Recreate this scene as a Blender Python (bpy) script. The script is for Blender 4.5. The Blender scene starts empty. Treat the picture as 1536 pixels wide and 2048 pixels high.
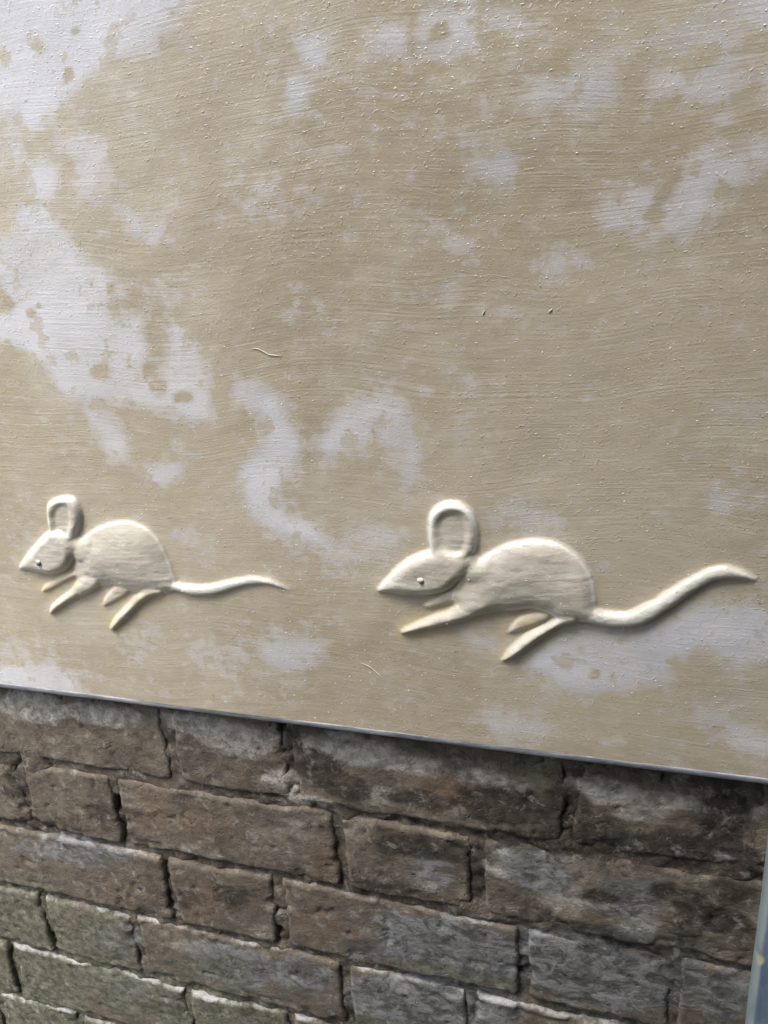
import bpy, bmesh, math, random
import numpy as np
random.seed(4)
D = bpy.data
S = bpy.context.scene
C = S.collection

# ---------------------------------------------------------------- camera
F_PX = 1480.2
CAM_YAW, CAM_PITCH, CAM_ROLL = 0.31674, -0.324078, -0.070735
CAM_LOC = np.array([0.0, -0.408617, 0.379007])
def cam_axes():
    y, p, r = CAM_YAW, CAM_PITCH, CAM_ROLL
    fwd = np.array([-math.sin(y)*math.cos(p), math.cos(y)*math.cos(p), math.sin(p)])
    right = np.array([math.cos(y), math.sin(y), 0.0])
    up = np.cross(right, fwd)
    return math.cos(r)*right + math.sin(r)*up, -math.sin(r)*right + math.cos(r)*up, fwd
AR, AU, AF = cam_axes()
cam_d = D.cameras.new('camera')
cam = D.objects.new('camera', cam_d)
C.objects.link(cam)
from mathutils import Matrix, Vector
cam.matrix_world = Matrix(((AR[0], AU[0], -AF[0], CAM_LOC[0]),
                           (AR[1], AU[1], -AF[1], CAM_LOC[1]),
                           (AR[2], AU[2], -AF[2], CAM_LOC[2]),
                           (0, 0, 0, 1)))
cam_d.sensor_fit = 'VERTICAL'
cam_d.sensor_height = 36.0
cam_d.sensor_width = 27.0
cam_d.lens = 36.0*F_PX/2048
cam_d.clip_start = 0.01
cam_d.clip_end = 500
S.camera = cam
def at(px, py, Y=0.0):
    """point of the plane y=Y seen at photo pixel (px,py)"""
    d = (px-768)/F_PX*AR - (py-1024)/F_PX*AU + AF
    t = (Y-CAM_LOC[1])/d[1]
    p = CAM_LOC + t*d
    return p[0], p[2]

# ---------------------------------------------------------------- light
SUN_EL, SUN_AZ = math.radians(64), math.radians(-27)     # azimuth from the outward wall normal (-Y), negative = from the left
W = D.worlds.new('World'); S.world = W; W.use_nodes = True
nt = W.node_tree
sky = nt.nodes.new('ShaderNodeTexSky'); sky.sky_type = 'NISHITA'; sky.sun_disc = False
sky.sun_elevation = SUN_EL; sky.air_density = 1.0; sky.dust_density = 3.0; sky.ozone_density = 1.0
bgn = nt.nodes['Background']; nt.links.new(sky.outputs[0], bgn.inputs[0]); bgn.inputs[1].default_value = .11
sd = Vector((math.sin(SUN_AZ)*math.cos(SUN_EL), -math.cos(SUN_AZ)*math.cos(SUN_EL), math.sin(SUN_EL)))
sky.sun_rotation = math.atan2(sd.x, sd.y)
sl = D.lights.new('sun', 'SUN'); sl.energy = 1.5; sl.angle = math.radians(25); sl.color = (1.0, 0.985, 0.95)
so = D.objects.new('sun', sl); C.objects.link(so)
so.rotation_euler = sd.to_track_quat('Z', 'Y').to_euler(); so.location = (0, -2, 3)
S.view_settings.view_transform = 'Standard'; S.view_settings.look = 'None'
S.view_settings.exposure = 2.06; S.view_settings.gamma = 1.0
S.view_settings.use_curve_mapping = False
S.render.resolution_x = 768; S.render.resolution_y = 1024

# ---------------------------------------------------------------- numeric helpers
def h2(ix, iy, seed):
    n = (ix.astype(np.int64)*374761393 + iy.astype(np.int64)*668265263 + seed*1442695041) & 0xffffffff
    n = ((n ^ (n >> 13))*1274126177) & 0xffffffff
    n = n ^ (n >> 16)
    return (n & 0xffff)/65535.0
def vn(x, y, seed=0):
    ix = np.floor(x); iy = np.floor(y); fx = x-ix; fy = y-iy
    fx = fx*fx*(3-2*fx); fy = fy*fy*(3-2*fy)
    a = h2(ix, iy, seed); b = h2(ix+1, iy, seed); c = h2(ix, iy+1, seed); d = h2(ix+1, iy+1, seed)
    return (a*(1-fx)+b*fx)*(1-fy) + (c*(1-fx)+d*fx)*fy
def fbm(x, y, seed=0, o=4):
    x = np.asarray(x, float); y = np.asarray(y, float)
    s = 0; a = 0.5; t = 0
    for k in range(o):
        s = s + a*(vn(x, y, seed+k*17)*2-1); t += a; a *= .5; x = x*2.03+11.3; y = y*2.03+7.7
    return s/t
def sdf(poly, X, Z):
    """signed distance, positive inside"""
    P = np.asarray(poly, float); n = len(P)
    d2 = np.full(X.shape, 1e9); ins = np.zeros(X.shape, bool)
    for i in range(n):
        a = P[i]; b = P[(i+1) % n]; e = b-a
        wx = X-a[0]; wz = Z-a[1]
        t = np.clip((wx*e[0]+wz*e[1])/(e@e+1e-12), 0, 1)
        d2 = np.minimum(d2, (wx-e[0]*t)**2+(wz-e[1]*t)**2)
        c = ((a[1] <= Z) & (b[1] > Z)) | ((b[1] <= Z) & (a[1] > Z))
        with np.errstate(divide='ignore', invalid='ignore'):
            xi = a[0] + (Z-a[1])*e[0]/(e[1] if e[1] != 0 else 1e-12)
        ins ^= c & (X < xi)
    d = np.sqrt(d2)
    return np.where(ins, d, -d)
def smooth_poly(pts, n=5, closed=True):
    P = np.asarray(pts, float); m = len(P); out = []
    for i in range(m if closed else m-1):
        if closed: p0, p1, p2, p3 = P[i-1], P[i], P[(i+1) % m], P[(i+2) % m]
        else: p0, p1, p2, p3 = P[max(i-1, 0)], P[i], P[i+1], P[min(i+2, m-1)]
        for k in range(n):
            t = k/n
            out.append(.5*((2*p1)+(-p0+p2)*t+(2*p0-5*p1+4*p2-p3)*t*t+(-p0+3*p1-3*p2+p3)*t**3))
    if not closed: out.append(P[-1])
    return np.array(out)
def smax(a, b, k):
    k = np.clip(2*np.minimum(a, b), 1e-7, k)
    h = np.clip(0.5+0.5*(a-b)/k, 0, 1)
    return b*(1-h)+a*h+k*h*(1-h)
def sstep(a, b, x):
    t = np.clip((x-a)/(b-a), 0, 1); return t*t*(3-2*t)

def mesh_np(name, co, faces, mat, attrs=None, normals=None, smooth=True):
    me = D.meshes.new(name)
    nv = len(co); nf = len(faces); k = faces.shape[1]
    me.vertices.add(nv); me.vertices.foreach_set('co', np.asarray(co, np.float32).ravel())
    me.loops.add(nf*k); me.loops.foreach_set('vertex_index', faces.astype(np.int32).ravel())
    me.polygons.add(nf); me.polygons.foreach_set('loop_start', np.arange(0, nf*k, k, dtype=np.int32))
    me.update(calc_edges=True); me.validate()
    if smooth: me.polygons.foreach_set('use_smooth', np.ones(nf, bool))
    for an, v in (attrs or {}).items():
        a = me.attributes.new(an, 'FLOAT', 'POINT'); a.data.foreach_set('value', np.asarray(v, np.float32).ravel())
    if normals is not None:
        me.normals_split_custom_set_from_vertices([tuple(q) for q in normals])
    me.materials.append(mat)
    return me
def link(name, me, parent=None, **props):
    o = D.objects.new(name, me); C.objects.link(o)
    if parent is not None: o.parent = parent
    for k, v in props.items(): o[k] = v
    return o
def empty(name, loc=(0, 0, 0), **props):
    o = D.objects.new(name, None); C.objects.link(o); o.location = loc; o.empty_display_size = .05
    for k, v in props.items(): o[k] = v
    return o

# ---------------------------------------------------------------- material helpers
class NT:
    def __init__(s, name):
        s.m = D.materials.new(name); s.m.use_nodes = True; s.t = s.m.node_tree
        s.b = s.t.nodes['Principled BSDF']
    def n(s, typ, **kw):
        x = s.t.nodes.new(typ)
        for k, v in kw.items(): setattr(x, k, v)
        return x
    def set(s, sock, v):
        if hasattr(v, 'is_output') or isinstance(v, bpy.types.NodeSocket): s.t.links.new(v, sock)
        elif v is not None:
            if isinstance(v, (tuple, list)) and len(v) == 3 and sock.type == 'RGBA': v = (*v, 1)
            sock.default_value = v
    def math(s, op, a, b=None, c=None, clamp=False):
        x = s.n('ShaderNodeMath', operation=op, use_clamp=clamp)
        s.set(x.inputs[0], a)
        if b is not None: s.set(x.inputs[1], b)
        if c is not None: s.set(x.inputs[2], c)
        return x.outputs[0]
    def vmath(s, op, a, b=None):
        x = s.n('ShaderNodeVectorMath', operation=op); s.set(x.inputs[0], a)
        if b is not None: s.set(x.inputs[1], b)
        return x.outputs[0]
    def mix(s, f, a, b, blend='MIX'):
        x = s.n('ShaderNodeMix', data_type='RGBA', blend_type=blend)
        s.set(x.inputs[0], f); s.set(x.inputs[6], a); s.set(x.inputs[7], b); return x.outputs[2]
    def noise(s, vec, scale, detail=4, rough=.55, dist=0, out=0):
        x = s.n('ShaderNodeTexNoise'); s.set(x.inputs['Vector'], vec)
        x.inputs['Scale'].default_value = scale; x.inputs['Detail'].default_value = detail
        x.inputs['Roughness'].default_value = rough; x.inputs['Distortion'].default_value = dist
        return x.outputs[out]
    def voro(s, vec, scale, feature='F1', out=0, rnd=1.0):
        x = s.n('ShaderNodeTexVoronoi', feature=feature); s.set(x.inputs['Vector'], vec)
        x.inputs['Scale'].default_value = scale
        if 'Randomness' in x.inputs: x.inputs['Randomness'].default_value = rnd
        return x.outputs[out]
    def ramp(s, v, a, b, lo=0., hi=1.):
        x = s.n('ShaderNodeMapRange', interpolation_type='SMOOTHSTEP'); s.set(x.inputs[0], v)
        x.inputs[1].default_value = a; x.inputs[2].default_value = b
        x.inputs[3].default_value = lo; x.inputs[4].default_value = hi
        return x.outputs[0]
    def attr(s, name):
        return s.n('ShaderNodeAttribute', attribute_name=name).outputs['Fac']
    def pos(s): return s.n('ShaderNodeNewGeometry').outputs['Position']
    def mapping(s, vec, scale=(1, 1, 1), rot=(0, 0, 0), loc=(0, 0, 0)):
        x = s.n('ShaderNodeMapping'); s.set(x.inputs[0], vec)
        x.inputs[1].default_value = loc; x.inputs[2].default_value = rot; x.inputs[3].default_value = scale
        return x.outputs[0]
    def bump(s, h, dist, strength=1.0, nrm=None):
        x = s.n('ShaderNodeBump'); s.set(x.inputs['Height'], h); x.inputs['Distance'].default_value = dist
        x.inputs['Strength'].default_value = strength
        if nrm is not None: s.set(x.inputs['Normal'], nrm)
        return x.outputs[0]

def mat_panel():
    s = NT('painted_plaster')
    P = s.pos()
    warp = s.vmath('SCALE', s.vmath('SUBTRACT', s.noise(P, 5, 2, .5, out=1), (.5, .5, .5)))
    warp.node.inputs['Scale'].default_value = 0.05
    Pw = s.vmath('ADD', P, warp)
    st1 = s.noise(s.mapping(Pw, (9, 9, 640), (0, math.radians(4), 0)), 1, 3, .6)
    st2 = s.noise(s.mapping(Pw, (16, 16, 820), (0, math.radians(-14), 0)), 1, 3, .6)
    st3 = s.noise(s.mapping(Pw, (24, 24, 700), (0, math.radians(38), 0)), 1, 3, .6)
    a1 = s.ramp(s.noise(P, 9, 3, .5), .42, .6)
    a3 = s.ramp(s.noise(s.mapping(P, (1, 1, 1), loc=(3, 1, 7)), 12, 3, .5), .54, .66)
    strokes = s.mix(a1, st1, st2); strokes = s.mix(a3, strokes, st3)
    grain = s.noise(P, 900, 3, .6)
    lump = s.noise(P, 560, 2, .6)
    # colour of the paint: tan glaze over pale ground
    dry = s.attr('dry')
    n1 = s.noise(P, 34, 6, .62)
    n2 = s.noise(s.mapping(Pw, (60, 60, 260)), 1, 4, .65)
    f = s.math('ADD', dry, s.math('MULTIPLY_ADD', n1, 1.3, -.57))
    n3 = s.noise(s.mapping(P, (1, 1, 1.15), loc=(4, 4, 4)), 110, 4, .6)
    f = s.math('ADD', f, s.math('MULTIPLY_ADD', n3, 2.0, -.96))
    f = s.math('ADD', f, s.math('MULTIPLY_ADD', n2, .8, -.4))
    soft = s.ramp(f, .06, .9)
    hard = s.ramp(f, .34, .50)
    m = s.math('ADD', s.math('MULTIPLY', soft, .42), s.math('MULTIPLY', s.math('MULTIPLY', hard, .62), s.ramp(dry, .40, 1.05, .15, 1.)), clamp=True)
    blot = s.ramp(s.noise(s.mapping(P, loc=(9, 2, 6)), 70, 4, .6), .56, .64)
    m = s.math('MULTIPLY', m, s.math('SUBTRACT', 1.0, s.math('MULTIPLY', blot, .6)))
    m = s.math('MAXIMUM', m, s.math('MULTIPLY', s.ramp(n1, .54, .78), .26))
    # spatter spots of glaze
    v = s.n('ShaderNodeTexVoronoi', feature='F1'); s.set(v.inputs['Vector'], s.vmath('ADD', P, s.vmath('SCALE', s.noise(P, 160, 2, .5, out=1))))
    v.inputs['Scale'].default_value = 75
    v.inputs['Vector'].links[0].from_node.inputs[1].links[0].from_node.inputs['Scale'].default_value = 0.006
    rad = s.math('MULTIPLY', s.math('POWER', v.outputs['Color'], 3.0), .42)
    sp = s.math('SUBTRACT', rad, v.outputs['Distance'])
    sp = s.ramp(sp, -.02, .07)
    sp = s.math('MULTIPLY', sp, s.attr('spots'))
    m = s.math('MULTIPLY', m, s.math('SUBTRACT', 1.0, s.math('MULTIPLY', sp, .8)))
    tan = s.mix(s.ramp(s.noise(s.mapping(P, loc=(.3, 0, .1)), 5, 5, .6), .36, .64), (.448, .388, .282), (.362, .302, .208))
    tan = s.mix(s.ramp(s.noise(s.mapping(P, loc=(5, 5, 5)), 16, 4, .6), .5, .75), tan, (.46, .415, .32))
    tan = s.mix(s.math('MULTIPLY', s.ramp(n2, .4, .7), .25), tan, (.50, .45, .36))
    pale = s.mix(s.ramp(s.noise(P, 18, 3, .5), .4, .7), (.58, .568, .572), (.50, .492, .490))
    col = s.mix(m, tan, pale)
    # relief: thinly glazed cream-white paint
    rl = s.attr('relief')
    cream = s.mix(s.ramp(s.noise(P, 40, 5, .6), .38, .68), (.46, .42, .335), (.55, .515, .435))
    up = s.attr('pale_edge')           # paler along the raised edges, on tail and legs
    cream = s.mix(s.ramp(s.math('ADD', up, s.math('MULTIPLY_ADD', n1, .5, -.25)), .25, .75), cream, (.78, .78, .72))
    col = s.mix(rl, col, cream)
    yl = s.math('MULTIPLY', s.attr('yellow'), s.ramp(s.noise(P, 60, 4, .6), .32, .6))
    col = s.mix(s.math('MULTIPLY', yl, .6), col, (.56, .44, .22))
    # fine tonal variation of brush marks
    col = s.mix(s.math('MULTIPLY', s.ramp(strokes, .5, .75), .22), col, (.62, .58, .48))
    fl = s.ramp(s.noise(P, 420, 2, .5), .70, .76)
    col = s.mix(s.math('MULTIPLY', fl, .35), col, (.72, .70, .60))
    s.set(s.b.inputs['Base Color'], col)
    s.set(s.b.inputs['Roughness'], s.math('ADD', s.math('MULTIPLY_ADD', grain, .12, .28), s.math('MULTIPLY', m, -.04)))
    s.b.inputs['Specular IOR Level'].default_value = 0.6
    lumpm = s.math('MULTIPLY', s.ramp(lump, .60, .78), 1.0)
    hgt = s.math('ADD', s.math('MULTIPLY', strokes, .30), s.math('MULTIPLY', grain, .26))
    hgt = s.math('ADD', hgt, s.math('MULTIPLY', lumpm, .40))
    hgt = s.math('ADD', hgt, s.math('MULTIPLY', s.noise(P, 60, 3, .5), .8))
    s.set(s.b.inputs['Normal'], s.bump(hgt, 0.0011, .56))
    return s.m

def mat_brick(kind):
    s = NT(kind)
    P = s.pos()
    Ps = s.mapping(P, (1, 1, 1.5), (0, math.radians(16), 0))
    nb = s.noise(P, 22, 6, .65)
    nf = s.noise(P, 120, 6, .7)
    ns = s.noise(Ps, 60, 7, .68, .8)
    nx = s.noise(P, 420, 4, .7)
    if kind == 'old_brick':
        base = s.mix(s.ramp(nb, .35, .65), (.088, .073, .053), (.182, .152, .113))
        base = s.mix(s.ramp(s.attr('tone'), 0, 1, 0, .7), base, (.120, .096, .070))
        base = s.mix(s.math('MULTIPLY', s.ramp(ns, .42, .62), .6), base, (.060, .048, .037))
    else:
        base = s.mix(s.ramp(nb, .35, .65), (.042, .034, .025), (.115, .094, .070))
        base = s.mix(s.math('MULTIPLY', s.ramp(nf, .52, .66), .7), base, (.20, .17, .135))
    def field(name, amp=1.1, a=.35, b=.75, n=None):
        return s.ramp(s.math('ADD', s.attr(name), s.math('MULTIPLY_ADD', n or ns, amp, -.5*amp)), a, b)
    col = s.mix(s.math('MULTIPLY', field('rust', 1.2, .2, .7), .6), base, (.150, .098, .062))
    col = s.mix(s.math('MULTIPLY', field('pale', 1.5, .12, .6), .9), col, s.mix(s.ramp(nf, .4, .6), (.22, .20, .175), (.42, .385, .34)))
    col = s.mix(s.math('MULTIPLY', field('slate', 1.3, .14, .6), .88), col, s.mix(s.ramp(ns, .4, .6), (.062, .062, .059), (.205, .204, .198)))
    col = s.mix(s.math('MULTIPLY', field('green', 1.2, .12, .6), .75), col, s.mix(s.ramp(nf, .4, .6), (.058, .062, .036), (.150, .152, .110)))
    col = s.mix(s.math('MULTIPLY', field('dark', 1.3, .10, .55), .92), col, s.mix(s.ramp(nf, .4, .62), (.022, .017, .012), (.060, .047, .034)))
    mott = s.noise(s.mapping(P, loc=(1, 9, 4)), 75, 8, .72, .4)
    col = s.mix(s.math('MULTIPLY', s.ramp(mott, .54, .66), .55), col, (.045, .036, .027))
    col = s.mix(s.math('MULTIPLY', s.ramp(mott, .46, .36), .45), col, (.30, .275, .24))
    # lime bloom on arrises, pale flecks, soot flecks, thin streaks
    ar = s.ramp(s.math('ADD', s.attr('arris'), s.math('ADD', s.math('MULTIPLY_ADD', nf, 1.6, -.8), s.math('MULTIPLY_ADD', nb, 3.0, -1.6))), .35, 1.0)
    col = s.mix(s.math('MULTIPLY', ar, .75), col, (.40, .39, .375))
    fleck = s.ramp(nx, .66, .74)
    col = s.mix(s.math('MULTIPLY', fleck, .5), col, (.42, .38, .34))
    st = s.ramp(s.noise(Ps, 150, 5, .75, 1.5), .62, .72)
    col = s.mix(s.math('MULTIPLY', s.math('MULTIPLY', st, s.ramp(nb, .45, .6)), .6), col, (.36, .34, .31))
    soot = s.ramp(s.noise(s.mapping(P, loc=(2, 7, 3)), 300, 5, .7), .60, .70)
    col = s.mix(s.math('MULTIPLY', soot, .65), col, (.030, .024, .018))
    s.set(s.b.inputs['Base Color'], col)
    s.b.inputs['Roughness'].default_value = .82
    s.b.inputs['Specular IOR Level'].default_value = .35
    h = s.math('ADD', s.math('MULTIPLY', nf, 1.0), s.math('MULTIPLY', nx, .35))
    h = s.math('ADD', h, s.math('MULTIPLY', ns, .9))
    h = s.math('SUBTRACT', h, s.math('MULTIPLY', s.ramp(s.noise(P, 240, 3, .6), .58, .72), .5))
    s.set(s.b.inputs['Normal'], s.bump(h, 0.0014, 1.0))
    return s.m

def mat_simple(name, c1, c2, scale=80, rough=.6, bump=.0006, stretch=(1, 1, 1)):
    s = NT(name); P = s.pos(); Pm = s.mapping(P, stretch)
    n = s.noise(Pm, scale, 5, .65)
    s.set(s.b.inputs['Base Color'], s.mix(s.ramp(n, .35, .65), c1, c2))
    s.b.inputs['Roughness'].default_value = rough
    s.set(s.b.inputs['Normal'], s.bump(s.math('ADD', n, s.noise(P, scale*6, 3, .6)), bump, .8))
    return s.m

M_PANEL = mat_panel()
M_BRICK = mat_brick('old_brick')
M_MORTAR = mat_brick('dirty_mortar')
M_EDGE = mat_simple('grey_edge_paint', (.16, .17, .185), (.33, .34, .36), 40, .5, .0005, (1, 1, 6))
M_EYE = mat_simple('dark_eye_paint', (.05, .06, .07), (.11, .12, .14), 400, .3, .0001)
M_CREAM = mat_simple('cream_paint', (.50, .45, .33), (.68, .64, .52), 300, .5, .0001)

# ---------------------------------------------------------------- large structure
YF = -0.0115          # panel front face
YB = -0.0030          # panel back face
PB = at(768, 1474, YF)[1]          # bottom edge of the panel
GROUND_Z = -1.15
AWX, AWY, AWZ = -0.82, -1.1, 2.58

def ground():
    xs = np.concatenate([np.linspace(-60, -2.2, 14), np.linspace(-2, 2, 41), np.linspace(2.2, 60, 14)])
    ys = np.concatenate([np.linspace(-60, -2.2, 14), np.linspace(-2, .02, 22)])
    X, Y = np.meshgrid(xs, ys); Z = GROUND_Z + fbm(X*1.5, Y*1.5, 5)*.012
    co = np.stack([X, Y, Z], -1).reshape(-1, 3)
    nx = len(xs); ny = len(ys); i, j = np.meshgrid(np.arange(nx-1), np.arange(ny-1)); a = (j*nx+i).ravel()
    fc = np.stack([a, a+1, a+nx+1, a+nx], -1)
    m = mat_simple('trodden_gravel', (.09,.08,.065),(.15,.135,.11), 60, .9, .004)
    link('ground', mesh_np('ground', co, fc, m), kind='structure')
ground()

def add_shade_wall():
    # unseen wall added behind the camera to shade the panel; ends on the left
    xs = np.linspace(AWX, 9, 120); prof = [(AWY, GROUND_Z-.02), (AWY, AWZ), (AWY+.03, AWZ), (AWY+.03, AWZ+.05), (AWY-.28, AWZ+.05), (AWY-.28, AWZ), (AWY-.25, AWZ), (AWY-.25, GROUND_Z-.02)]
    co = [(x, y, z) for x in xs for y, z in prof]; k = len(prof)
    fc = [(a*k+i, a*k+(i+1) % k, (a+1)*k+(i+1) % k, (a+1)*k+i) for a in range(len(xs)-1) for i in range(k)]
    m = mat_simple('shade_wall_render', (.10,.09,.075),(.16,.145,.12), 12, .85, .003)
    o = link('shade_wall', mesh_np('shade_wall', np.array(co), np.array(fc), m, smooth=False), kind='structure')
add_shade_wall()

# wall weathering fields, in wall coordinates
def blobs(lst, Y=0.0):
    out = []
    for (cx, cy, rx, ry, ang, st) in lst:
        c = np.array(at(cx, cy, Y)); u = np.array(at(cx+rx*math.cos(math.radians(ang)), cy+rx*math.sin(math.radians(ang)), Y))-c
        v = np.array(at(cx-ry*math.sin(math.radians(ang)), cy+ry*math.cos(math.radians(ang)), Y))-c
        out.append((c, np.linalg.inv(np.array([u, v]).T), st))
    return out
def eval_blobs(bl, X, Z):
    f = np.zeros(X.shape)
    for c, Mi, st in bl:
        a = Mi[0, 0]*(X-c[0])+Mi[0, 1]*(Z-c[1]); b = Mi[1, 0]*(X-c[0])+Mi[1, 1]*(Z-c[1])
        f = np.maximum(f, st*(1-sstep(.35, 1.25, np.sqrt(a*a+b*b))))
    return f
FIELDS = {
 'pale': blobs([(60,1415,90,35,8,.8),(200,1430,110,25,8,.7),(400,1450,110,28,8,.65),(480,1480,90,40,8,.75),(620,1500,60,30,8,.7),(700,1500,120,35,8,.75),
                (830,1530,90,25,8,.6),(970,1555,80,25,8,.5),(1200,1580,110,30,8,.75),(1330,1600,90,22,8,.7),(1280,1625,70,25,8,.55),(1500,1620,40,20,8,.4),
                (760,1590,60,22,10,.6),(560,1560,60,25,5,.55),(620,1600,70,14,5,.6),(900,1650,40,12,0,.3),(860,1760,50,28,0,.55),(1010,1730,60,40,20,.6),
                (1130,1790,70,50,30,.5),(1270,1840,60,50,0,.45),(1180,1860,60,20,10,.3),(130,1700,100,35,8,.35),(400,1700,60,20,10,.35),(520,1860,60,20,10,.3),
                (250,1600,60,25,10,.25),(560,1680,80,40,10,.25),(400,1900,90,20,12,.4),(200,1880,60,30,10,.3)]),
 'slate': blobs([(1200,1940,260,90,8,1.0),(900,1900,200,70,8,.85),(850,2010,220,60,8,.9),(1450,1990,60,60,8,.9),(860,1870,160,50,8,.75),(860,2010,140,40,8,.8),(1000,2020,60,30,8,.8),(600,1950,90,40,12,.6),(460,1930,120,50,12,.7),
                 (1080,1740,110,50,10,.6),(860,1740,70,40,5,.5),(1260,1800,100,60,10,.5),(160,1700,130,40,8,.55),(230,1880,70,40,10,.6),(730,1900,90,30,10,.5),(260,1980,110,30,12,.5),(1420,1850,60,20,10,.3),(100,1700,120,30,5,.4)]),
 'green': blobs([(40,1830,120,90,0,.75),(120,1920,160,80,10,.8),(300,1990,160,60,10,.75),(60,2000,160,80,0,.75),(480,2020,150,50,10,.55),(200,1860,90,50,10,.55),(420,1930,120,40,10,.45),
                 (400,1600,120,40,10,.15),(900,1945,260,16,11,.6),(1200,2040,160,14,11,.6),(1300,1640,90,40,10,.25),(1250,1880,260,16,11,.4)]),
 'rust': blobs([(300,1620,60,60,0,.7),(400,1650,90,50,10,.6),(640,1720,60,60,0,.5),(900,1580,120,40,15,.75),(1000,1620,90,35,15,.5),(640,1850,80,40,10,.55),(700,1870,60,30,10,.5),
                (60,1480,120,30,8,.35),(250,1490,90,30,8,.3),(400,1800,70,50,10,.5),(1170,1640,90,30,15,.4),(1340,1640,70,40,0,.45),(800,1680,60,40,5,.4),(1240,1720,40,20,0,.4),(60,1600,50,40,0,.35),(250,1790,70,30,8,.4)]),
 'dark': blobs([(640,1535,60,40,25,.65),(700,1575,60,35,15,.7),(590,1500,22,60,-8,.75),(850,1600,120,25,8,.5),(1000,1610,120,50,10,.65),(1130,1620,60,70,0,.75),(1060,1680,150,25,8,.65),
                (1200,1680,160,50,10,.65),(1350,1700,130,50,10,.7),(1450,1640,60,90,0,.8),(1480,1750,60,80,0,.75),(1380,1800,60,25,20,.85),(1450,1840,70,35,20,.8),(1330,1780,40,25,0,.6),
                (900,1700,110,30,8,.65),(820,1690,90,30,5,.55),(950,1760,22,70,0,.7),(1200,1790,60,18,10,.55),(1150,1850,160,20,12,.5),(1300,1900,160,22,11,.5),(780,1780,120,22,10,.45),
                (360,1795,60,28,0,.4),(470,1790,50,30,0,.5),(220,1620,90,14,8,.4),(160,1640,80,30,0,.35),(60,1650,110,14,8,.5),(20,1560,30,60,0,.4),(720,1890,60,20,10,.35),(600,1940,50,20,20,.35)]),
}
def wall_attrs(X, Z):
    A = {k: eval_blobs(b, X, Z) for k, b in FIELDS.items()}
    # carry the weathering on outside the traced area
    low = sstep(-.16, -.45, Z)
    A['green'] = np.maximum(A['green'], .55*low*(fbm(X*3, Z*3, 91)*.5+.6))
    A['slate'] = np.maximum(A['slate'], .5*sstep(.08, .2, X)*(fbm(X*4, Z*4, 92)*.5+.6))
    return A

# brick wall: one thing, every brick a part
WALL_TOP = 1.15
wall = empty('brick_wall', (0, 0, GROUND_Z), label='old weathered brick wall with green and white stains below the cream relief panel', category='brick wall')
CH = 0.075
JO = 0.0086
traced = {0: [-.517, -.320, -.2195, -.021, .078],                    # course just under the panel
          1: [-.586, -.478, -.383, -.1875, -.0835, .112],
          2: [-.548, -.348, -.247, -.0505, .051],
          3: [-.493, -.3945, -.1955, -.0925, .104],
          4: [-.551, -.3535, -.2515, -.055, .046],
          5: [-.590, -.488, -.390, -.192, -.092]}
def brick_mesh(x0, x1, z0, z1, seed, res, arris_amt):
    nx = max(6, int((x1-x0)/res)); nz = max(4, int((z1-z0)/res))
    u = np.linspace(0, 1, nx+1); v = np.linspace(0, 1, nz+1)
    u = u + .06*np.sin(2*math.pi*u)*-.0; U, V = np.meshgrid(u, v)
    X = x0+U*(x1-x0); Z = z0+V*(z1-z0)
    # irregular outline
    wx = (fbm(Z*55, X*0+seed*3.1, seed, 3)*.0030)*(1-2*U)*np.abs(1-2*U) * np.where(np.abs(1-2*U) > 0, 1, 0)
    wz = (fbm(X*38, Z*0+seed*1.7, seed+5, 4)*.0040)*(1-2*V)
    X2 = X+wx; Z2 = Z+wz
    tilt = (random.random()-.5)*.0016
    dx = np.minimum(X-x0, x1-X); dz = np.minimum(Z-z0, z1-Z)
    rr = .0022+.0024*fbm(X*45, Z*45, seed+9, 3)
    rr = np.maximum(rr, .0009)
    e = np.clip(1-np.minimum(dx, dz)/rr, 0, 1)
    corner = np.clip(1-np.hypot(dx, dz)/(rr*2.2), 0, 1)
    chip = sstep(.15, .5, fbm(X*45+seed, Z*60, seed+31, 3))*sstep(.013, .0, np.minimum(dx, dz))
    pit = sstep(.42, .62, fbm(X*90, Z*90, seed+77, 3))
    Y = .0016*e**2 + .0012*corner + .0026*chip + .0013*pit - fbm(X*28, Z*40, seed+3, 5)*.0013 + tilt*(2*U-1) - fbm(X*120, Z*160, seed+8, 3)*.0005
    Y = Y + (random.random()-.5)*.0014
    Y = np.maximum(Y, -.0022)
    topd = (z1-Z)
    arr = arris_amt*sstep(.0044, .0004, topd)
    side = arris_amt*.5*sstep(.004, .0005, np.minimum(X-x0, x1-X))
    co = np.stack([X2, Y, Z2], -1).reshape(-1, 3)
    w = nx+1; i, j = np.meshgrid(np.arange(nx), np.arange(nz)); a = (j*w+i).ravel()
    fc = [np.stack([a, a+1, a+w+1, a+w], -1)]
    # skirt back into the wall
    ring = np.concatenate([np.arange(w), np.arange(1, nz+1)*w+nx, (nz*w+np.arange(nx-1, -1, -1)), np.arange(nz-1, 0, -1)*w])
    n0 = len(co); back = co[ring].copy(); back[:, 1] = .045
    co = np.concatenate([co, back]); k = len(ring); r = np.arange(k); rn = (r+1) % k
    fc.append(np.stack([ring[r], n0+r, n0+rn, ring[rn]], -1))
    at_ = wall_attrs(co[:, 0], co[:, 2])
    am = np.concatenate([np.maximum(arr, side).ravel(), np.zeros(k)])
    at_['arris'] = am; at_['tone'] = np.full(len(co), random.random())
    return co, np.concatenate(fc), at_
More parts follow.
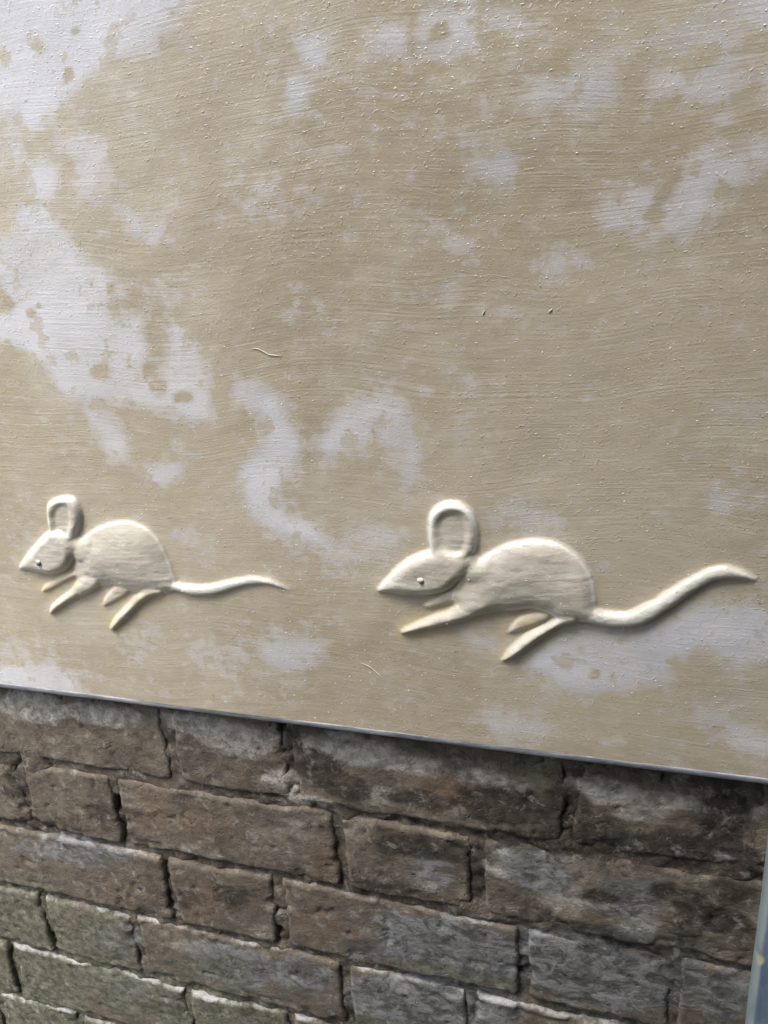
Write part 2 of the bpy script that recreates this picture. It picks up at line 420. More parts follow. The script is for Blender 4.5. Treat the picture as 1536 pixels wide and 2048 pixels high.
for k in range(-9, 15):
    zt = -CH*(k-1)-JO/2+.0005; zb = zt-CH+JO        # course k spans between joints k-1 and k
    if zb < GROUND_Z: continue
    vis = k in traced
    if vis:
        js = list(traced[k])
    else:
        js = [-.55+(.1 if k % 2 else 0)]
    pat = [.2, .1]; q = k % 2
    while js[-1] < 1.0: js.append(js[-1]+pat[(q+len(js)) % 2]+(random.random()-.5)*.006)
    while js[0] > -1.25: js.insert(0, js[0]-pat[(q+len(js)) % 2]-(random.random()-.5)*.006)
    for a, b in zip(js[:-1], js[1:]):
        if k < 0 and -.80 < a < .3 and k < -1: continue    # behind the panel
        near = (0 <= k <= 6) and b > -.72 and a < .2
        sd_ = (k+20)*131+int((a+3)*97)
        if not near and not ((-9 <= k <= 10) and -1.25 < a < 1.0): continue
        ar_amt = 0.0
        if k >= 2: ar_amt = .38+.35*fbm(np.array([a*9.]), np.array([k*1.3]), 3)[0]
        if k >= 3: ar_amt += .30
        jx = JO*(.8+.5*random.random())
        co, fc, at_ = brick_mesh(a+jx/2, b-jx/2, zb, zt, sd_, .0019 if near else .012, ar_amt)
        co[:, 2] -= GROUND_Z
        me = mesh_np('brick', co, fc, M_BRICK, at_)
        link('brick', me, wall)

def mortar():
    xs = np.concatenate([np.arange(-1.3, -.72, .02), np.arange(-.72, .2, .0022), np.arange(.2, 1.1, .02)])
    zs = np.concatenate([np.arange(GROUND_Z, -.52, .02), np.arange(-.52, .10, .0022), np.arange(.10, WALL_TOP, .02)])
    X, Z = np.meshgrid(xs, zs)
    flush = sstep(-.15, -.02, X)*sstep(-.14, -.05, Z)
    flush = np.maximum(flush, .55*sstep(-.05, .0, Z))
    dep = .0037*(1-flush)+.0004*flush
    Y = dep + fbm(X*60, Z*70, 41, 5)*.0034 + fbm(X*220, Z*220, 44, 3)*.0010
    crack = sstep(.12, .0, np.abs(fbm(X*26, Z*32, 47, 3)))
    Y = Y+crack*.0032*sstep(-.2, .3, fbm(X*17, Z*19, 58, 3))
    Y = np.maximum(Y, -.0015)
    co = np.stack([X, Y, Z-GROUND_Z], -1).reshape(-1, 3)
    nx = len(xs); nz = len(zs); i, j = np.meshgrid(np.arange(nx-1), np.arange(nz-1)); a = (j*nx+i).ravel()
    fc = np.stack([a, a+1, a+nx+1, a+nx], -1)
    A = wall_attrs(X.ravel(), Z.ravel()); A['arris'] = np.zeros(X.size); A['tone'] = np.full(X.size, .3)
    link('mortar', mesh_np('mortar', co, fc, M_MORTAR, A), wall)
mortar()

# ---------------------------------------------------------------- relief panel
panel = empty('relief_panel', (0, 0, PB), label='cream painted plaster panel with two running mice in relief, mounted above the bricks', category='wall panel')
def pp(lst, n=5, smooth=True):
    q = [at(x, y, YF) for x, y in lst]
    return smooth_poly(q, n) if smooth else np.array(q)

MICE = [
 dict(label='larger mouse on the right, running left with its tail raised to the panel edge',
  head=[(755,1179),(774,1155),(796,1132),(821,1114),(845,1103),(870,1096),(905,1098),(935,1105),(944,1125),(932,1148),(916,1163),(906,1173),(892,1181),(872,1186),(845,1188),(812,1188),(780,1185)],
  ear=[(866,1106),(858,1084),(856,1056),(858,1032),(866,1017),(882,1006),(901,1001),(922,1003),(940,1015),(951,1031),(957,1051),(958,1073),(954,1094),(944,1108),(905,1118)],
  hole=[(880,1092),(874,1072),(872,1052),(876,1036),(887,1023),(903,1017),(921,1018),(933,1028),(939,1048),(940,1070),(936,1090),(928,1104),(905,1112)],
  body=[(905,1182),(918,1160),(936,1138),(951,1122),(972,1107),(1000,1092),(1024,1083),(1052,1078),(1090,1077),(1124,1086),(1149,1103),(1170,1125),(1184,1150),(1191,1178),(1193,1206),(1196,1226),(1180,1240),(1150,1243),(1120,1240),(1095,1226),(1062,1217),(1030,1220),(1000,1221),(960,1229),(930,1222),(908,1206)],
  near=[[(804,1262),(816,1250),(858,1231),(893,1219),(927,1200),(960,1190),(985,1205),(965,1226),(925,1243),(880,1253),(840,1261),(812,1266)],
        [(1004,1319),(1016,1298),(1031,1284),(1064,1260),(1098,1242),(1120,1228),(1150,1225),(1158,1240),(1132,1249),(1112,1258),(1088,1273),(1060,1294),(1034,1312),(1015,1319)]],
  far=[[(851,1208),(880,1193),(905,1180),(925,1182),(922,1200),(893,1206),(862,1214)],
       [(1016,1263),(1024,1250),(1037,1236),(1060,1226),(1095,1222),(1100,1236),(1080,1246),(1050,1256),(1024,1264)]],
  tail=[(1170,1226,14),(1198,1233,13),(1230,1237,13),(1267,1235,14),(1304,1219,14),(1347,1191,13),(1384,1167,12),(1421,1149,11),(1453,1143,10),(1485,1149,7),(1508,1157,3)],
  neck=[(893,1125),(905,1106),(930,1098),(950,1104),(962,1114),(985,1104),(995,1130),(985,1155),(950,1164),(922,1158),(902,1148)], eye=(846,1154), H=.76, bw=10.5),
 dict(label='smaller mouse on the left, running left with its tail trailing low behind',
  head=[(40,1135),(54,1111),(71,1090),(88,1071),(102,1060),(120,1056),(140,1066),(154,1085),(156,1106),(150,1122),(142,1134),(129,1143),(108,1147),(84,1144),(60,1140)],
  ear=[(106,1072),(100,1052),(97,1028),(98,1008),(106,1000),(120,993),(141,991),(156,999),(164,1017),(167,1039),(161,1059),(150,1078),(128,1086)],
  hole=[(116,1066),(110,1045),(109,1022),(117,1009),(131,1003),(143,1007),(149,1022),(149,1043),(145,1062),(136,1080),(126,1078)],
  body=[(149,1142),(151,1120),(154,1098),(161,1080),(177,1065),(200,1051),(229,1042),(258,1040),(287,1049),(308,1064),(325,1087),(338,1114),(348,1143),(354,1164),(350,1180),(329,1188),(300,1188),(272,1184),(248,1178),(225,1172),(200,1172),(175,1168),(156,1158)],
  near=[[(102,1225),(106,1210),(125,1193),(146,1176),(156,1160),(175,1148),(200,1150),(205,1168),(182,1186),(154,1198),(128,1213),(110,1225)],
        [(222,1253),(236,1228),(257,1207),(274,1188),(300,1172),(325,1176),(328,1186),(308,1194),(284,1211),(258,1236),(232,1259)]],
  far=[[(86,1180),(94,1168),(117,1156),(138,1146),(155,1140),(160,1150),(150,1155),(132,1164),(112,1176),(92,1183)],
       [(208,1210),(210,1199),(220,1182),(232,1170),(255,1168),(262,1182),(252,1190),(234,1202),(215,1211)]],
  tail=[(330,1166,14),(354,1172,10),(383,1178,11),(417,1179,11),(450,1172,10),(479,1164,8.5),(508,1160,7.5),(538,1162,6),(558,1169,4.5),(577,1178,2)],
  neck=[(122,1090),(132,1070),(150,1066),(164,1074),(185,1064),(198,1085),(192,1112),(168,1124),(152,1116),(134,1110)], eye=(89,1119), H=.74, bw=16)]

PATCH = [ # pale places where the glaze stayed dry: outline in photo pixels, strength
 ([(-60,-80),(360,-80),(345,30),(300,90),(240,112),(170,150),(140,190),(112,222),(60,262),(20,232),(-60,190)],1.0),
 ([(-40,282),(30,280),(40,310),(0,322),(-40,320)],.8),
 ([(50,342),(100,330),(112,372),(95,402),(68,392)],.9),
 ([(130,262),(188,270),(205,322),(200,370),(170,402),(140,380),(150,330),(125,300)],.6),
 ([(30,420),(72,404),(100,416),(125,460),(160,500),(172,532),(215,540),(235,590),(214,602),(226,626),(276,630),(290,680),(300,730),(330,780),(345,792),(410,800),(412,832),(360,822),(300,816),(210,802),(130,790),(110,750),(90,720),(40,690),(-20,670),(-20,640),(26,622),(6,590),(0,560),(-30,480),(20,475)],1.05),
 ([(346,650),(376,672),(400,712),(413,762),(410,835),(332,806),(335,700)],.95),
 ([(250,430),(275,427),(285,450),(300,465),(332,450),(325,475),(302,490),(285,496),(262,462)],.95),
 ([(300,555),(332,553),(350,610),(348,640),(318,600)],.6),
 ([(160,800),(200,830),(240,858),(252,910),(215,916),(205,880),(178,840)],.8),
 ([(283,945),(340,925),(368,935),(332,968),(308,972)],.75),
 ([(480,760),(520,770),(560,800),(570,840),(600,880),(590,920),(562,960),(555,1000),(577,1035),(622,1050),(662,1088),(650,1100),(600,1075),(550,1060),(510,1040),(490,990),(483,940),(520,900),(532,850),(500,810),(468,785)],.85),
 ([(650,860),(700,810),(770,798),(820,840),(842,890),(832,950),(815,972),(800,940),(795,900),(760,888),(700,890),(660,910),(636,890)],.75),
 ([(650,1120),(740,1070),(805,1058),(790,1090),(720,1120),(655,1142)],.6),
 ([(350,1070),(395,1066),(405,1085),(365,1092)],.5),
 ([(530,1285),(632,1280),(640,1310),(600,1342),(545,1332)],.8),
 ([(-40,1340),(110,1330),(155,1375),(120,1400),(-40,1400)],.85),
 ([(0,1290),(90,1280),(110,1310),(0,1330)],.35),
 ([(230,1290),(300,1260),(330,1300),(250,1330)],.35),
 ([(400,1290),(480,1280),(490,1320),(410,1330)],.4),
 ([(600,70),(632,63),(650,90),(655,130),(622,136),(600,100)],.8),
 ([(575,160),(606,155),(620,200),(592,220),(574,196)],.7),
 ([(740,60),(800,45),(812,85),(780,106),(745,100)],.85),
 ([(840,50),(900,15),(1000,20),(1080,50),(1050,65),(960,60),(960,95),(920,106),(845,90)],.7),
 ([(900,110),(930,105),(930,170),(905,160)],.35),
 ([(1065,182),(1130,160),(1200,150),(1222,190),(1190,215),(1120,205),(1062,206)],.8),
 ([(1340,70),(1430,60),(1482,80),(1468,200),(1430,226),(1390,200),(1340,170),(1320,150),(1385,120)],.7),
 ([(1450,-30),(1580,-30),(1580,60),(1480,50)],.8),
 ([(1500,140),(1580,130),(1580,185),(1510,180)],.6),
 ([(958,310),(1020,308),(1036,345),(1010,362),(948,336)],.85),
 ([(1375,310),(1422,288),(1440,320),(1482,330),(1470,360),(1430,370),(1410,430),(1360,460),(1280,472),(1220,465),(1215,430),(1198,400),(1250,370),(1310,365),(1340,395),(1370,350)],.85),
 ([(1505,290),(1580,270),(1580,325),(1502,322)],.7),
 ([(1072,532),(1130,505),(1192,483),(1170,512),(1108,546)],.6),
 ([(860,450),(920,450),(930,490),(870,495)],.35),
 ([(480,370),(600,380),(610,430),(500,430)],.35),
 ([(1425,970),(1482,963),(1497,1010),(1460,1036),(1428,1020)],.6),
 ([(985,1022),(1060,1008),(1112,1035),(1090,1056),(1008,1050)],.6),
 ([(1090,1285),(1200,1262),(1300,1260),(1380,1225),(1470,1213),(1580,1250),(1580,1345),(1500,1318),(1480,1340),(1440,1308),(1400,1288),(1360,1310),(1330,1350),(1260,1370),(1200,1384),(1130,1370),(1080,1342),(1056,1322)],.85),
 ([(1380,1425),(1440,1425),(1500,1460),(1580,1470),(1580,1515),(1470,1497),(1440,1462)],.85),
 ([(955,1430),(1040,1428),(1085,1460),(1000,1468)],.65),
 ([(925,1262),(990,1270),(994,1300),(940,1292)],.55),
]
HOLES = [(300,740,16,16),(316,775,16,18),(200,745,22,14),(365,793,20,9),(62,625,11,10),(15,608,14,16),(78,610,6,5),(1350,1322,18,10),(1190,1352,10,10),(1225,1356,8,8),(1160,1300,8,6),(1290,130,0,0),
         (1410,112,34,22),(76,92,11,14),(150,62,7,9),(135,148,12,14),(88,234,7,9),(5,600,10,20),(880,66,25,10),(1310,430,22,14),(240,120,18,8),(325,65,0,0),(130,345,10,10),(8,115,10,16),
         (222,575,10,10),(180,480,6,6)]

def build_panel():
    x0, x1 = -.95, .42
    zt = .80
    xs = np.concatenate([np.arange(x0, -.56, .012), np.arange(-.56, .125, .0008), np.arange(.125, x1+.001, .012)])
    za, zb = at(1536, 1345, YF)[1]-.006, at(768, 985, YF)[1]+.012
    za = min(za, at(230, 1262, YF)[1]-.01)
    zs = np.concatenate([np.arange(PB+.0048, za, .003), np.arange(za, zb, .0008), np.arange(zb, .56, .003), np.arange(.562, zt, .02)])
    xs = np.round(xs, 6); X, Z = np.meshgrid(xs, zs)
    # --- dry field evaluated on a coarse grid, then interpolated
    gx = np.arange(-.60, .16, .003); gz = np.arange(PB-.02, .60, .003); GX, GZ = np.meshgrid(gx, gz)
    F = np.zeros(GX.shape); soft = .008
    for poly, st in PATCH:
        d = sdf(pp(poly, 3), GX, GZ); F = np.maximum(F, min(st*1.15, 1.1)*sstep(-soft*(1.9-st*.6), soft*.8, d))
    F = F*(.85+.3*fbm(GX*25, GZ*25, 8, 3))
    for (cx, cy, rx, ry) in HOLES:
        if rx == 0: continue
        c = at(cx, cy, YF); ux = at(cx+rx, cy, YF)[0]-c[0]; uz = abs(at(cx, cy+ry, YF)[1]-c[1])
        r = np.hypot((GX-c[0])/ux, (GZ-c[1])/uz); F = F*sstep(.75, 1.2, r)
    outer = .8*sstep(.05, .3, fbm(GX*6, GZ*6, 12, 4))
    SPT = np.maximum(sstep(.03, 0, np.abs(GX+.40)-.12)*sstep(.12, .18, GZ), sstep(0.02, .06, GX)*sstep(.22, .18, GZ)*.7)
    def interp(A):
        ix = np.clip((X-gx[0])/.003, 0, len(gx)-1.001); iz = np.clip((Z-gz[0])/.003, 0, len(gz)-1.001)
        i = ix.astype(int); j = iz.astype(int); fx = ix-i; fz = iz-j
        return (A[j, i]*(1-fx)+A[j, i+1]*fx)*(1-fz)+(A[j+1, i]*(1-fx)+A[j+1, i+1]*fx)*fz
    dry = interp(F); spots = interp(SPT)
    out = (X < -.60) | (X > .157) | (Z > .597)
    dry = np.where(out, .8*sstep(.05, .3, fbm(X*6, Z*6, 12, 4)), dry)
    # --- heights
    mm = .001
    H = np.zeros(X.shape); cls = np.zeros(X.shape, int); REL = np.zeros(X.shape); YEL = np.zeros(X.shape); EDGE = np.zeros(X.shape)
    wob = fbm(X*120, Z*120, 55, 3)*.0006
    eyes = []
    for mi, m in enumerate(MICE):
        s_ = m['H']
        allx = [at(x, y, YF) for q in (m['head'], m['ear'], m['body']) for x, y in q]+[at(x, y, YF) for x, y, r in m['tail']]+[at(x, y, YF) for q in m['near'] for x, y in q]
        ax = np.array(allx); bx0, bz0 = ax.min(0)-.018; bx1, bz1 = ax.max(0)+.018
        jj = np.where((zs > bz0) & (zs < bz1))[0]; ii = np.where((xs > bx0) & (xs < bx1))[0]
        sl_ = (slice(jj[0], jj[-1]+1), slice(ii[0], ii[-1]+1)); x = X[sl_]; z = Z[sl_]; w = wob[sl_]
        def pil(d, h, wd, p=.72):
            t = np.clip((d+w)/wd, 0, 1); return h*(1-(1-t)**2)**p
        dh = sdf(pp(m['head']), x, z); db = sdf(pp(m['body']), x, z); de = sdf(pp(m['ear']), x, z); do = sdf(pp(m['hole']), x, z)
        # body falls away towards the neck so the head stands over it
        nk = np.array(at(*m['body'][1], YF)); dn = np.hypot(x-nk[0], z-nk[1])
        body = pil(db, 6.2*mm*s_, m['bw']*mm)+2.2*mm*s_*sstep(0, .026, db)
        zm = at(*m['head'][9], YF)[1]; soft_ = sstep(-.010, .006, z-zm)
        body = body*((.42+.40*soft_)+(.58-.40*soft_)*sstep(-.002, .024, -dh))
        head = pil(dh, 8.2*mm*s_, 9*mm*s_)
        no = np.array(at(*m['head'][0], YF)); head = head*(.55+.45*sstep(0, .028, np.hypot(x-no[0], z-no[1])))
        rim = pil(de, 5.6*mm*s_, 4.0*mm, .75)
        ear = rim - 2.3*mm*s_*sstep(-.0012, .0036, do)
        ear = np.where(de > -.001, ear, 0)
        hh = smax(body, head, (1.0+5.5*soft_)*mm)
        dk = sdf(pp(m['neck']), x, z); hh = smax(hh, pil(dk, 5.2*mm*s_, 8*mm, .8), 3.5*mm)
        legs = np.zeros(x.shape); dl = np.full(x.shape, -1.0)
        for q in m['near']:
            d = sdf(pp(q), x, z); legs = np.maximum(legs, pil(d, 5.6*mm*s_, 5.5*mm, .75)); dl = np.maximum(dl, d)
        fl_ = np.zeros(x.shape)
        for q in m['far']:
            d = sdf(pp(q), x, z); fl_ = np.maximum(fl_, pil(d, 2.6*mm*s_, 4.5*mm*s_, .8)); dl = np.maximum(dl, d)
        T = smooth_poly([(*at(a, b, YF), r*.90/2.62*mm) for a, b, r in m['tail']], 6, False)
        tl = np.zeros(x.shape); dt = np.full(x.shape, -1.0)
        for a, b in zip(T[:-1], T[1:]):
            e = b[:2]-a[:2]; t = np.clip(((x-a[0])*e[0]+(z-a[1])*e[1])/(e@e+1e-12), 0, 1)
            r = a[2]+(b[2]-a[2])*t; d = np.hypot(x-a[0]-e[0]*t, z-a[1]-e[1]*t)
            tl = np.maximum(tl, .8*np.sqrt(np.clip(r*r-(d+w*1.3)**2, 0, None))); dt = np.maximum(dt, r-d)
        allh = smax(hh, legs, 3.0*mm); allh = smax(allh, fl_, .5*mm); allh = smax(allh, tl, 1.3*mm)
        allh = smax(allh, ear, 4.2*mm)
        dall = np.max(np.stack([dh, db, de, dl, dt, dk]), 0)
        allh = np.where(dall > -.004, allh, 0)
        fil = .5*mm*np.exp(-np.clip(-dall, 0, 1)/.0022)
        
        hh2 = np.maximum(allh, 0)+fil*np.clip(1-np.maximum(allh, 0)/.003, 0, 1)
        tex = (fbm(x*130, z*420, 66, 3)*.00030+fbm(x*60, z*90, 67, 3)*.0005)*sstep(0, .004, dall)
        # small lid over the eye
        ec = np.array(at(*m['eye'], YF)); r = np.hypot(x-ec[0], z-ec[1])
        hh2 = hh2 - .5*mm*np.exp(-(r/.0030)**2)
        for _ in range(1):
            q = hh2.copy(); q[1:-1, 1:-1] = (hh2[1:-1, 1:-1]*4+hh2[:-2, 1:-1]*2+hh2[2:, 1:-1]*2+hh2[1:-1, :-2]*2+hh2[1:-1, 2:]*2+hh2[:-2, :-2]+hh2[2:, 2:]+hh2[:-2, 2:]+hh2[2:, :-2])/16; hh2 = q
        hh2 = hh2+tex*.75
        H[sl_] = np.maximum(H[sl_], hh2)
        REL[sl_] = np.maximum(REL[sl_], sstep(-.0016, .0012, dall+w))
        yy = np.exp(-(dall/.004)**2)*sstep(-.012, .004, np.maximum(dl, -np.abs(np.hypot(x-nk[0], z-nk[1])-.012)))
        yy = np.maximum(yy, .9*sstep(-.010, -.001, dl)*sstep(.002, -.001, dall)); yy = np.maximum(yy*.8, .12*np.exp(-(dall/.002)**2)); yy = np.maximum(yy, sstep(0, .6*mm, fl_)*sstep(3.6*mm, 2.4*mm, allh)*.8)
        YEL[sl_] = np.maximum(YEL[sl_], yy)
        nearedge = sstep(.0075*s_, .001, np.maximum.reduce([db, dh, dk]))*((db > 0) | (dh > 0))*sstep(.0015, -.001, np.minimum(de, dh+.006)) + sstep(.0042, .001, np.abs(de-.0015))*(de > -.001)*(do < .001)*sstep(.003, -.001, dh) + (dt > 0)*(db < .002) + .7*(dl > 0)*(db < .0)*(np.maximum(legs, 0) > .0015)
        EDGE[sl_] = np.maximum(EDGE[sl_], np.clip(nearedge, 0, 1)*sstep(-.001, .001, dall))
        c = np.zeros(x.shape, int); base = 1+mi*3
        c[dall > -.0015] = base
        c[(dt > -.0008) & (db < .001) & (dl < -.0008)] = base+2
        c[(de > -.0012) & (dh < .0015)] = base+1
        cc = cls[sl_]; cls[sl_] = np.where(c > 0, c, cc)
        eyes.append((ec, m))
    # broad uneven plaster
    fade = 1
    H = H + fbm(X*7, Z*7, 71, 3)*.0012 + fbm(X*30, Z*45, 72, 3)*.00025
    Yc = YF-H
    # normals of the whole height field, shared by all pieces
    gz_, gx_ = np.gradient(H, zs, xs)
    N = np.stack([-gx_, -np.ones_like(H), -gz_], -1); N /= np.linalg.norm(N, axis=-1, keepdims=True)
    nx = len(xs); nz = len(zs); i, j = np.meshgrid(np.arange(nx-1), np.arange(nz-1)); a = (j*nx+i).ravel()
    fc = np.stack([a, a+1, a+nx+1, a+nx], -1)
    fcl = cls[:-1, :-1].ravel()
    co = np.stack([X, Yc, Z-PB], -1).reshape(-1, 3); Nf = N.reshape(-1, 3)
    attrs = dict(dry=dry, spots=spots, relief=REL, yellow=YEL, pale_edge=EDGE*.48)
    def piece(name, sel, parent, **props):
        f = fc[sel]; used = np.unique(f); remap = np.zeros(len(co), int); remap[used] = np.arange(len(used))
        me = mesh_np(name, co[used], remap[f], M_PANEL, {k: v.ravel()[used] for k, v in attrs.items()}, Nf[used])
        return link(name, me, parent, **props)
    piece('plaster_face', fcl == 0, panel)
    for mi, m in enumerate(MICE):
        b = piece('mouse', fcl == 1+mi*3, panel, label=m['label'])
        piece('ear', fcl == 2+mi*3, b); piece('tail', fcl == 3+mi*3, b)
        ec = eyes[mi][0]; bm = bmesh.new()
        bmesh.ops.create_uvsphere(bm, u_segments=16, v_segments=10, radius=.0021)
        for v in bm.verts: v.co.y *= .7; v.co.z *= .72
        bp = bmesh.new(); bmesh.ops.create_uvsphere(bp, u_segments=12, v_segments=8, radius=.0018 if mi else .0013)
        for v in bp.verts: v.co.y *= .6; v.co.z *= .85
        jx = int(np.searchsorted(xs, ec[0])); jz = int(np.searchsorted(zs, ec[1]))
        me = D.meshes.new('eye'); bm.to_mesh(me); bm.free(); me.materials.append(M_CREAM); me.shade_smooth()
        o = link('eye', me, b); o.location = (ec[0], float(Yc[jz, jx])-.0002, ec[1]-PB+.0006)
        me = D.meshes.new('pupil'); bp.to_mesh(me); bp.free(); me.materials.append(M_EYE); me.shade_smooth()
        o = link('pupil', me, b); o.location = (ec[0]+.0005, float(Yc[jz, jx])-.0010, ec[1]-PB-.0006)
    return xs, zs, Yc
PX, PZ, PYC = build_panel()
def surf_y(x, z):
    i = min(max(int(np.searchsorted(PX, x)), 0), len(PX)-1); j = min(max(int(np.searchsorted(PZ, z)), 0), len(PZ)-1)
    return float(PYC[j, i])

def sweep_strip(name, prof, x0, x1, n, mat, parent, seed):
    """profile (y,z) swept along x, slightly uneven"""
    xs = np.linspace(x0, x1, n); P = np.array(prof, float); k = len(P); co = []
    for x in xs:
        w = fbm(np.array([x*14.]), np.array([seed*1.]), seed, 3)[0]*.0005
        for i, (y, z) in enumerate(P): co.append((x, y, z+w*(1 if z < .003 else .0)))
    fc = [(a*k+i, (a+1)*k+i, (a+1)*k+(i+1) % k, a*k+(i+1) % k) for a in range(n-1) for i in range(k)]
    return link(name, mesh_np(name, np.array(co), np.array(fc), mat), parent)
# grey painted arris along the bottom, then the board behind the plaster face
yf0 = YF
sweep_strip('edge_trim', [(yf0-.0002, .0050), (yf0-.0003, .0042), (yf0-.0002, .0016), (yf0+.0008, .0003), (yf0+.004, -.0002), (yf0+.006, .001), (yf0+.006, .0050)], -.95, .42, 240, M_EDGE, panel, 21)
M_BOARD = mat_simple('board_edge', (.16, .15, .13), (.26, .25, .22), 90, .8, .0005, (.3, 1, 1))
bmx = bmesh.new(); bmesh.ops.create_cube(bmx, size=1)
for v in bmx.verts:
    v.co.x = -.949+(v.co.x+.5)*1.368; v.co.y = YF+.006+(v.co.y+.5)*(YB-YF-.006); v.co.z = .0015+(v.co.z+.5)*(.80-PB-.004)
me = D.meshes.new('backing_board'); bmx.to_mesh(me); bmx.free(); me.materials.append(M_BOARD); link('backing_board', me, panel)

# grit caught in the paint: uncountable, one object
def grit():
    rng = np.random.RandomState(3); V = []; Fc = []; n = 0
    base = []
    for k in range(6): base.append((math.cos(k*math.pi/3), 0., math.sin(k*math.pi/3)))
    for k in range(6): base.append((.65*math.cos((k+.5)*math.pi/3), -.6, .65*math.sin((k+.5)*math.pi/3)))
    base.append((0, -.85, 0)); base = np.array(base)
    tri = []
    for k in range(6):
        a, b = k, (k+1) % 6; c, d = 6+k, 6+(k+1) % 6
        tri += [(a, b, c), (b, d, c), (c, d, 12)]
    tri = np.array(tri)
    pts = []
    while len(pts) < 6500:
        x = rng.uniform(-.60, .14); z = rng.uniform(PB+.008, .60)
        dn = .35+.65*(fbm(np.array([x*9]), np.array([z*9]), 19, 3)[0]*.9+.5)
        if rng.rand() < dn: pts.append((x, z))
    for x, z in pts:
        r = .00016+.00034*rng.rand()**3; sx = 1+rng.rand()*.8
        b = base*r*np.array([sx, 1.1, 1]); V.append(b+np.array([x, surf_y(x, z)+.00016, z-PB])); Fc.append(tri+n); n += 13
    o = link('paint_grit', mesh_np('paint_grit', np.concatenate(V), np.concatenate(Fc), M_CREAM), panel, kind='stuff')
grit()

def tube(name, pts, r, mat, parent, sides=6, taper=True):
    P = smooth_poly(pts, 6, False); n = len(P); V = []
    for i, p in enumerate(P):
        t = P[min(i+1, n-1)]-P[max(i-1, 0)]; t = t/np.linalg.norm(t); a = np.cross(t, [0, 1, 0]); a /= np.linalg.norm(a); b = np.cross(t, a)
        rr = r*(min(1, .35+3*min(i, n-1-i)/n) if taper else 1)
        for k in range(sides): V.append(p+rr*(a*math.cos(2*math.pi*k/sides)+b*math.sin(2*math.pi*k/sides)))
    Fc = [(i*sides+k, i*sides+(k+1) % sides, (i+1)*sides+(k+1) % sides, (i+1)*sides+k) for i in range(n-1) for k in range(sides)]
    return link(name, mesh_np(name, np.array(V), np.array(Fc), mat), parent)
# bristles shed by the brush and stuck in the paint
for pl in ([(504,698),(515,698),(526,703),(537,709),(549,711),(562,712)], [(722,1325),(740,1333),(752,1343),(762,1352)], [(965,630),(968,624),(970,620)], [(1098,625),(1102,620),(1105,618)]):
    q = []
    for x, y in pl:
        a, b = at(x, y, YF); q.append((a, surf_y(a, b)-.0002, b-PB))
    tube('bristle', q, .00028 if len(q) > 4 else .0003, M_CREAM, panel)

# long thin ridges left by stray bristles dragged through the wet paint
def ridges():
    rng = np.random.RandomState(8); V = []; Fc = []; n0 = 0
    L = [((780,292),(900,325),(1040,352)), ((370,452),(560,520),(760,602)), ((0,470),(170,510),(330,560)), ((420,610),(620,640),(800,636)), ((860,0),(1010,18),(1180,30)), ((720,300),(800,306),(890,330)),
         ((1100,500),(1230,520),(1350,552)), ((900,540),(1040,560),(1180,600)), ((250,612),(450,618),(640,632)), ((0,900),(160,872),(330,868)), ((560,1130),(640,1090),(720,1060)), ((980,980),(1120,968),(1260,990)),
         ((1060,600),(1260,640),(1500,700)), ((60,250),(220,262),(420,300)), ((930,150),(1100,180),(1300,200)), ((500,260),(700,330),(960,420)), ((1000,1400),(1200,1408),(1500,1440)), ((180,1330),(420,1350),(700,1400))]
    for tri_ in L:
        q = []
        P3 = [np.array(at(x, y, YF)) for x, y in tri_]
        for t in np.linspace(0, 1, 46):
            p = (1-t)**2*P3[0]+2*t*(1-t)*(2*P3[1]-.5*P3[0]-.5*P3[2])+t*t*P3[2]
            q.append(p+fbm(np.array([t*9]), np.array([tri_[0][0]*.1]), 4, 2)[0]*.0004)
        q = np.array(q); m = len(q)
        for i, p in enumerate(q):
            d = q[min(i+1, m-1)]-q[max(i-1, 0)]; d /= np.linalg.norm(d); nrm = np.array([-d[1], d[0]])
            w = .00030*(.3+.7*math.sin(math.pi*i/(m-1)))*(.6+.4*rng.rand()); y = surf_y(*p)
            a = p-nrm*w; b = p+nrm*w
            V += [(a[0], y+.00006, a[1]-PB), (p[0], y-.00007*(.4+.6*rng.rand()), p[1]-PB), (b[0], y+.00006, b[1]-PB)]
        for i in range(m-1):
            a = n0+i*3; Fc += [(a, a+1, a+4, a+3), (a+1, a+2, a+5, a+4)]
        n0 += m*3
    link('paint_ridges', mesh_np('paint_ridges', np.array(V), np.array(Fc), mat_simple('ridge_paint', (.42, .37, .28), (.52, .47, .38), 200, .5, .0001)), panel, kind='stuff')
ridges()

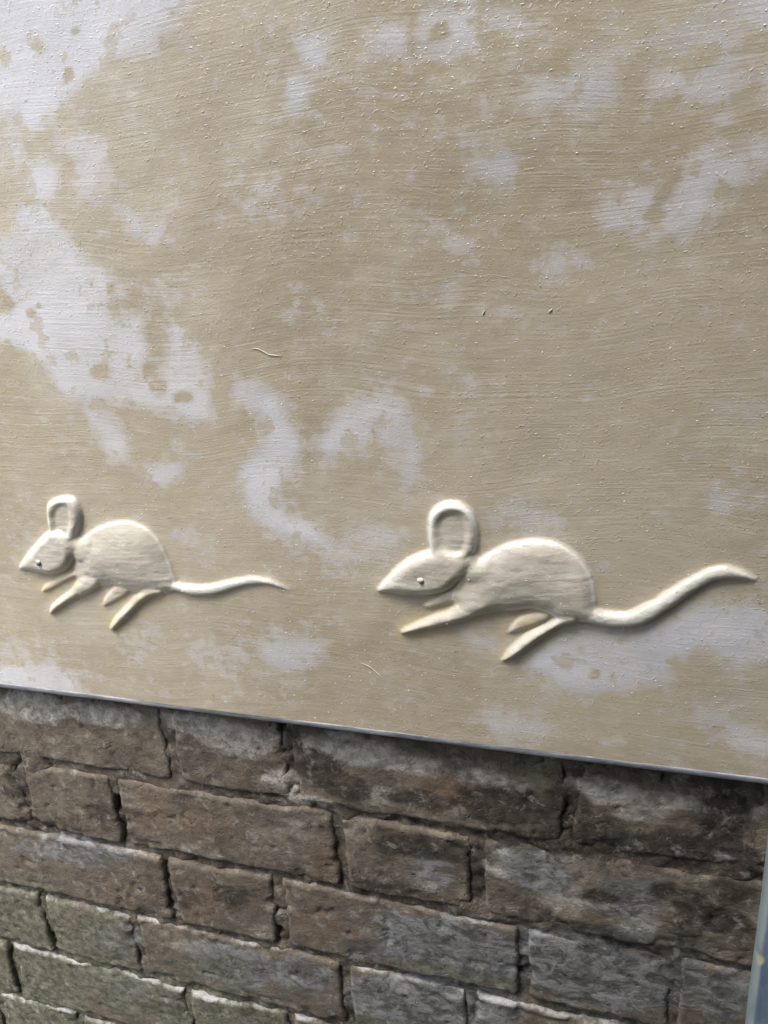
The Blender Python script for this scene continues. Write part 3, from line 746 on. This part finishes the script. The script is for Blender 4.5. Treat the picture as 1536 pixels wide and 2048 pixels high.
# ---------------------------------------------------------------- blue painted batten at the right
def batten():
    s = NT('chipped_blue_paint'); P = s.pos()
    n = s.noise(s.mapping(P, (1, 1, .35)), 60, 5, .6)
    col = s.mix(s.ramp(n, .35, .65), (.090, .130, .180), (.155, .200, .255))
    col = s.mix(s.math('MULTIPLY', s.ramp(s.noise(P, 25, 4, .6), .5, .7), .6), col, (.30, .34, .33))
    v = s.n('ShaderNodeTexVoronoi'); s.set(v.inputs['Vector'], s.mapping(P, (1, .2, .7))); v.inputs['Scale'].default_value = 52
    ch = s.ramp(s.math('SUBTRACT', s.math('MULTIPLY', s.math('POWER', v.outputs['Color'], 2.0), .42), v.outputs['Distance']), -.03, .10)
    col = s.mix(ch, col, s.mix(s.ramp(s.noise(P, 14, 2), .45, .55), (.50, .42, .10), (.40, .46, .28)))
    ed = s.ramp(s.attr('arris'), .2, .8)
    col = s.mix(s.math('MULTIPLY', ed, s.ramp(s.noise(s.mapping(P, (1, 1, .5)), 70, 4), .3, .55, .35, .9)), col, (.24, .28, .25))
    s.set(s.b.inputs['Base Color'], col); s.b.inputs['Roughness'].default_value = .5
    s.set(s.b.inputs['Normal'], s.bump(s.math('ADD', n, s.math('MULTIPLY', ch, -1.0)), .001, .7))
    xl = at(1513, 1846, -.001)[0]+.0006; xr = xl+.075; yfb = -.0125
    prof = [(xl, .0), (xl-.0003, -.004), (xl, -.0090), (xl+.0008, -.0112), (xl+.0016, yfb), (xl+.0034, yfb-.0002), (xl+.03, yfb-.0003), (xr-.002, yfb), (xr, -.010), (xr, 0)]
    ar = [1, 1, 1, 1, .7, 0, 0, 0, .8, .8]
    zs = np.linspace(GROUND_Z+.01, PB-.003, 180); V = []; A = []; k = len(prof)
    for z in zs:
        w = fbm(np.array([z*20]), np.array([.5]), 33, 3)[0]*.0005
        for (x, y), a in zip(prof, ar): V.append((x+w*a, y, z)); A.append(a)
    Fc = [(i*k+j, i*k+j+1, (i+1)*k+j+1, (i+1)*k+j) for i in range(len(zs)-1) for j in range(k-1)]
    V = np.array(V); base = np.array([xl, 0, GROUND_Z]); V = V-base
    o = link('timber_batten', mesh_np('timber_batten', V, np.array(Fc)[:, ::-1], s.m, {'arris': A}), None,
             label='upright blue-grey painted batten with yellow paint chips, fixed on the bricks', category='batten')
    o.location = base
batten()
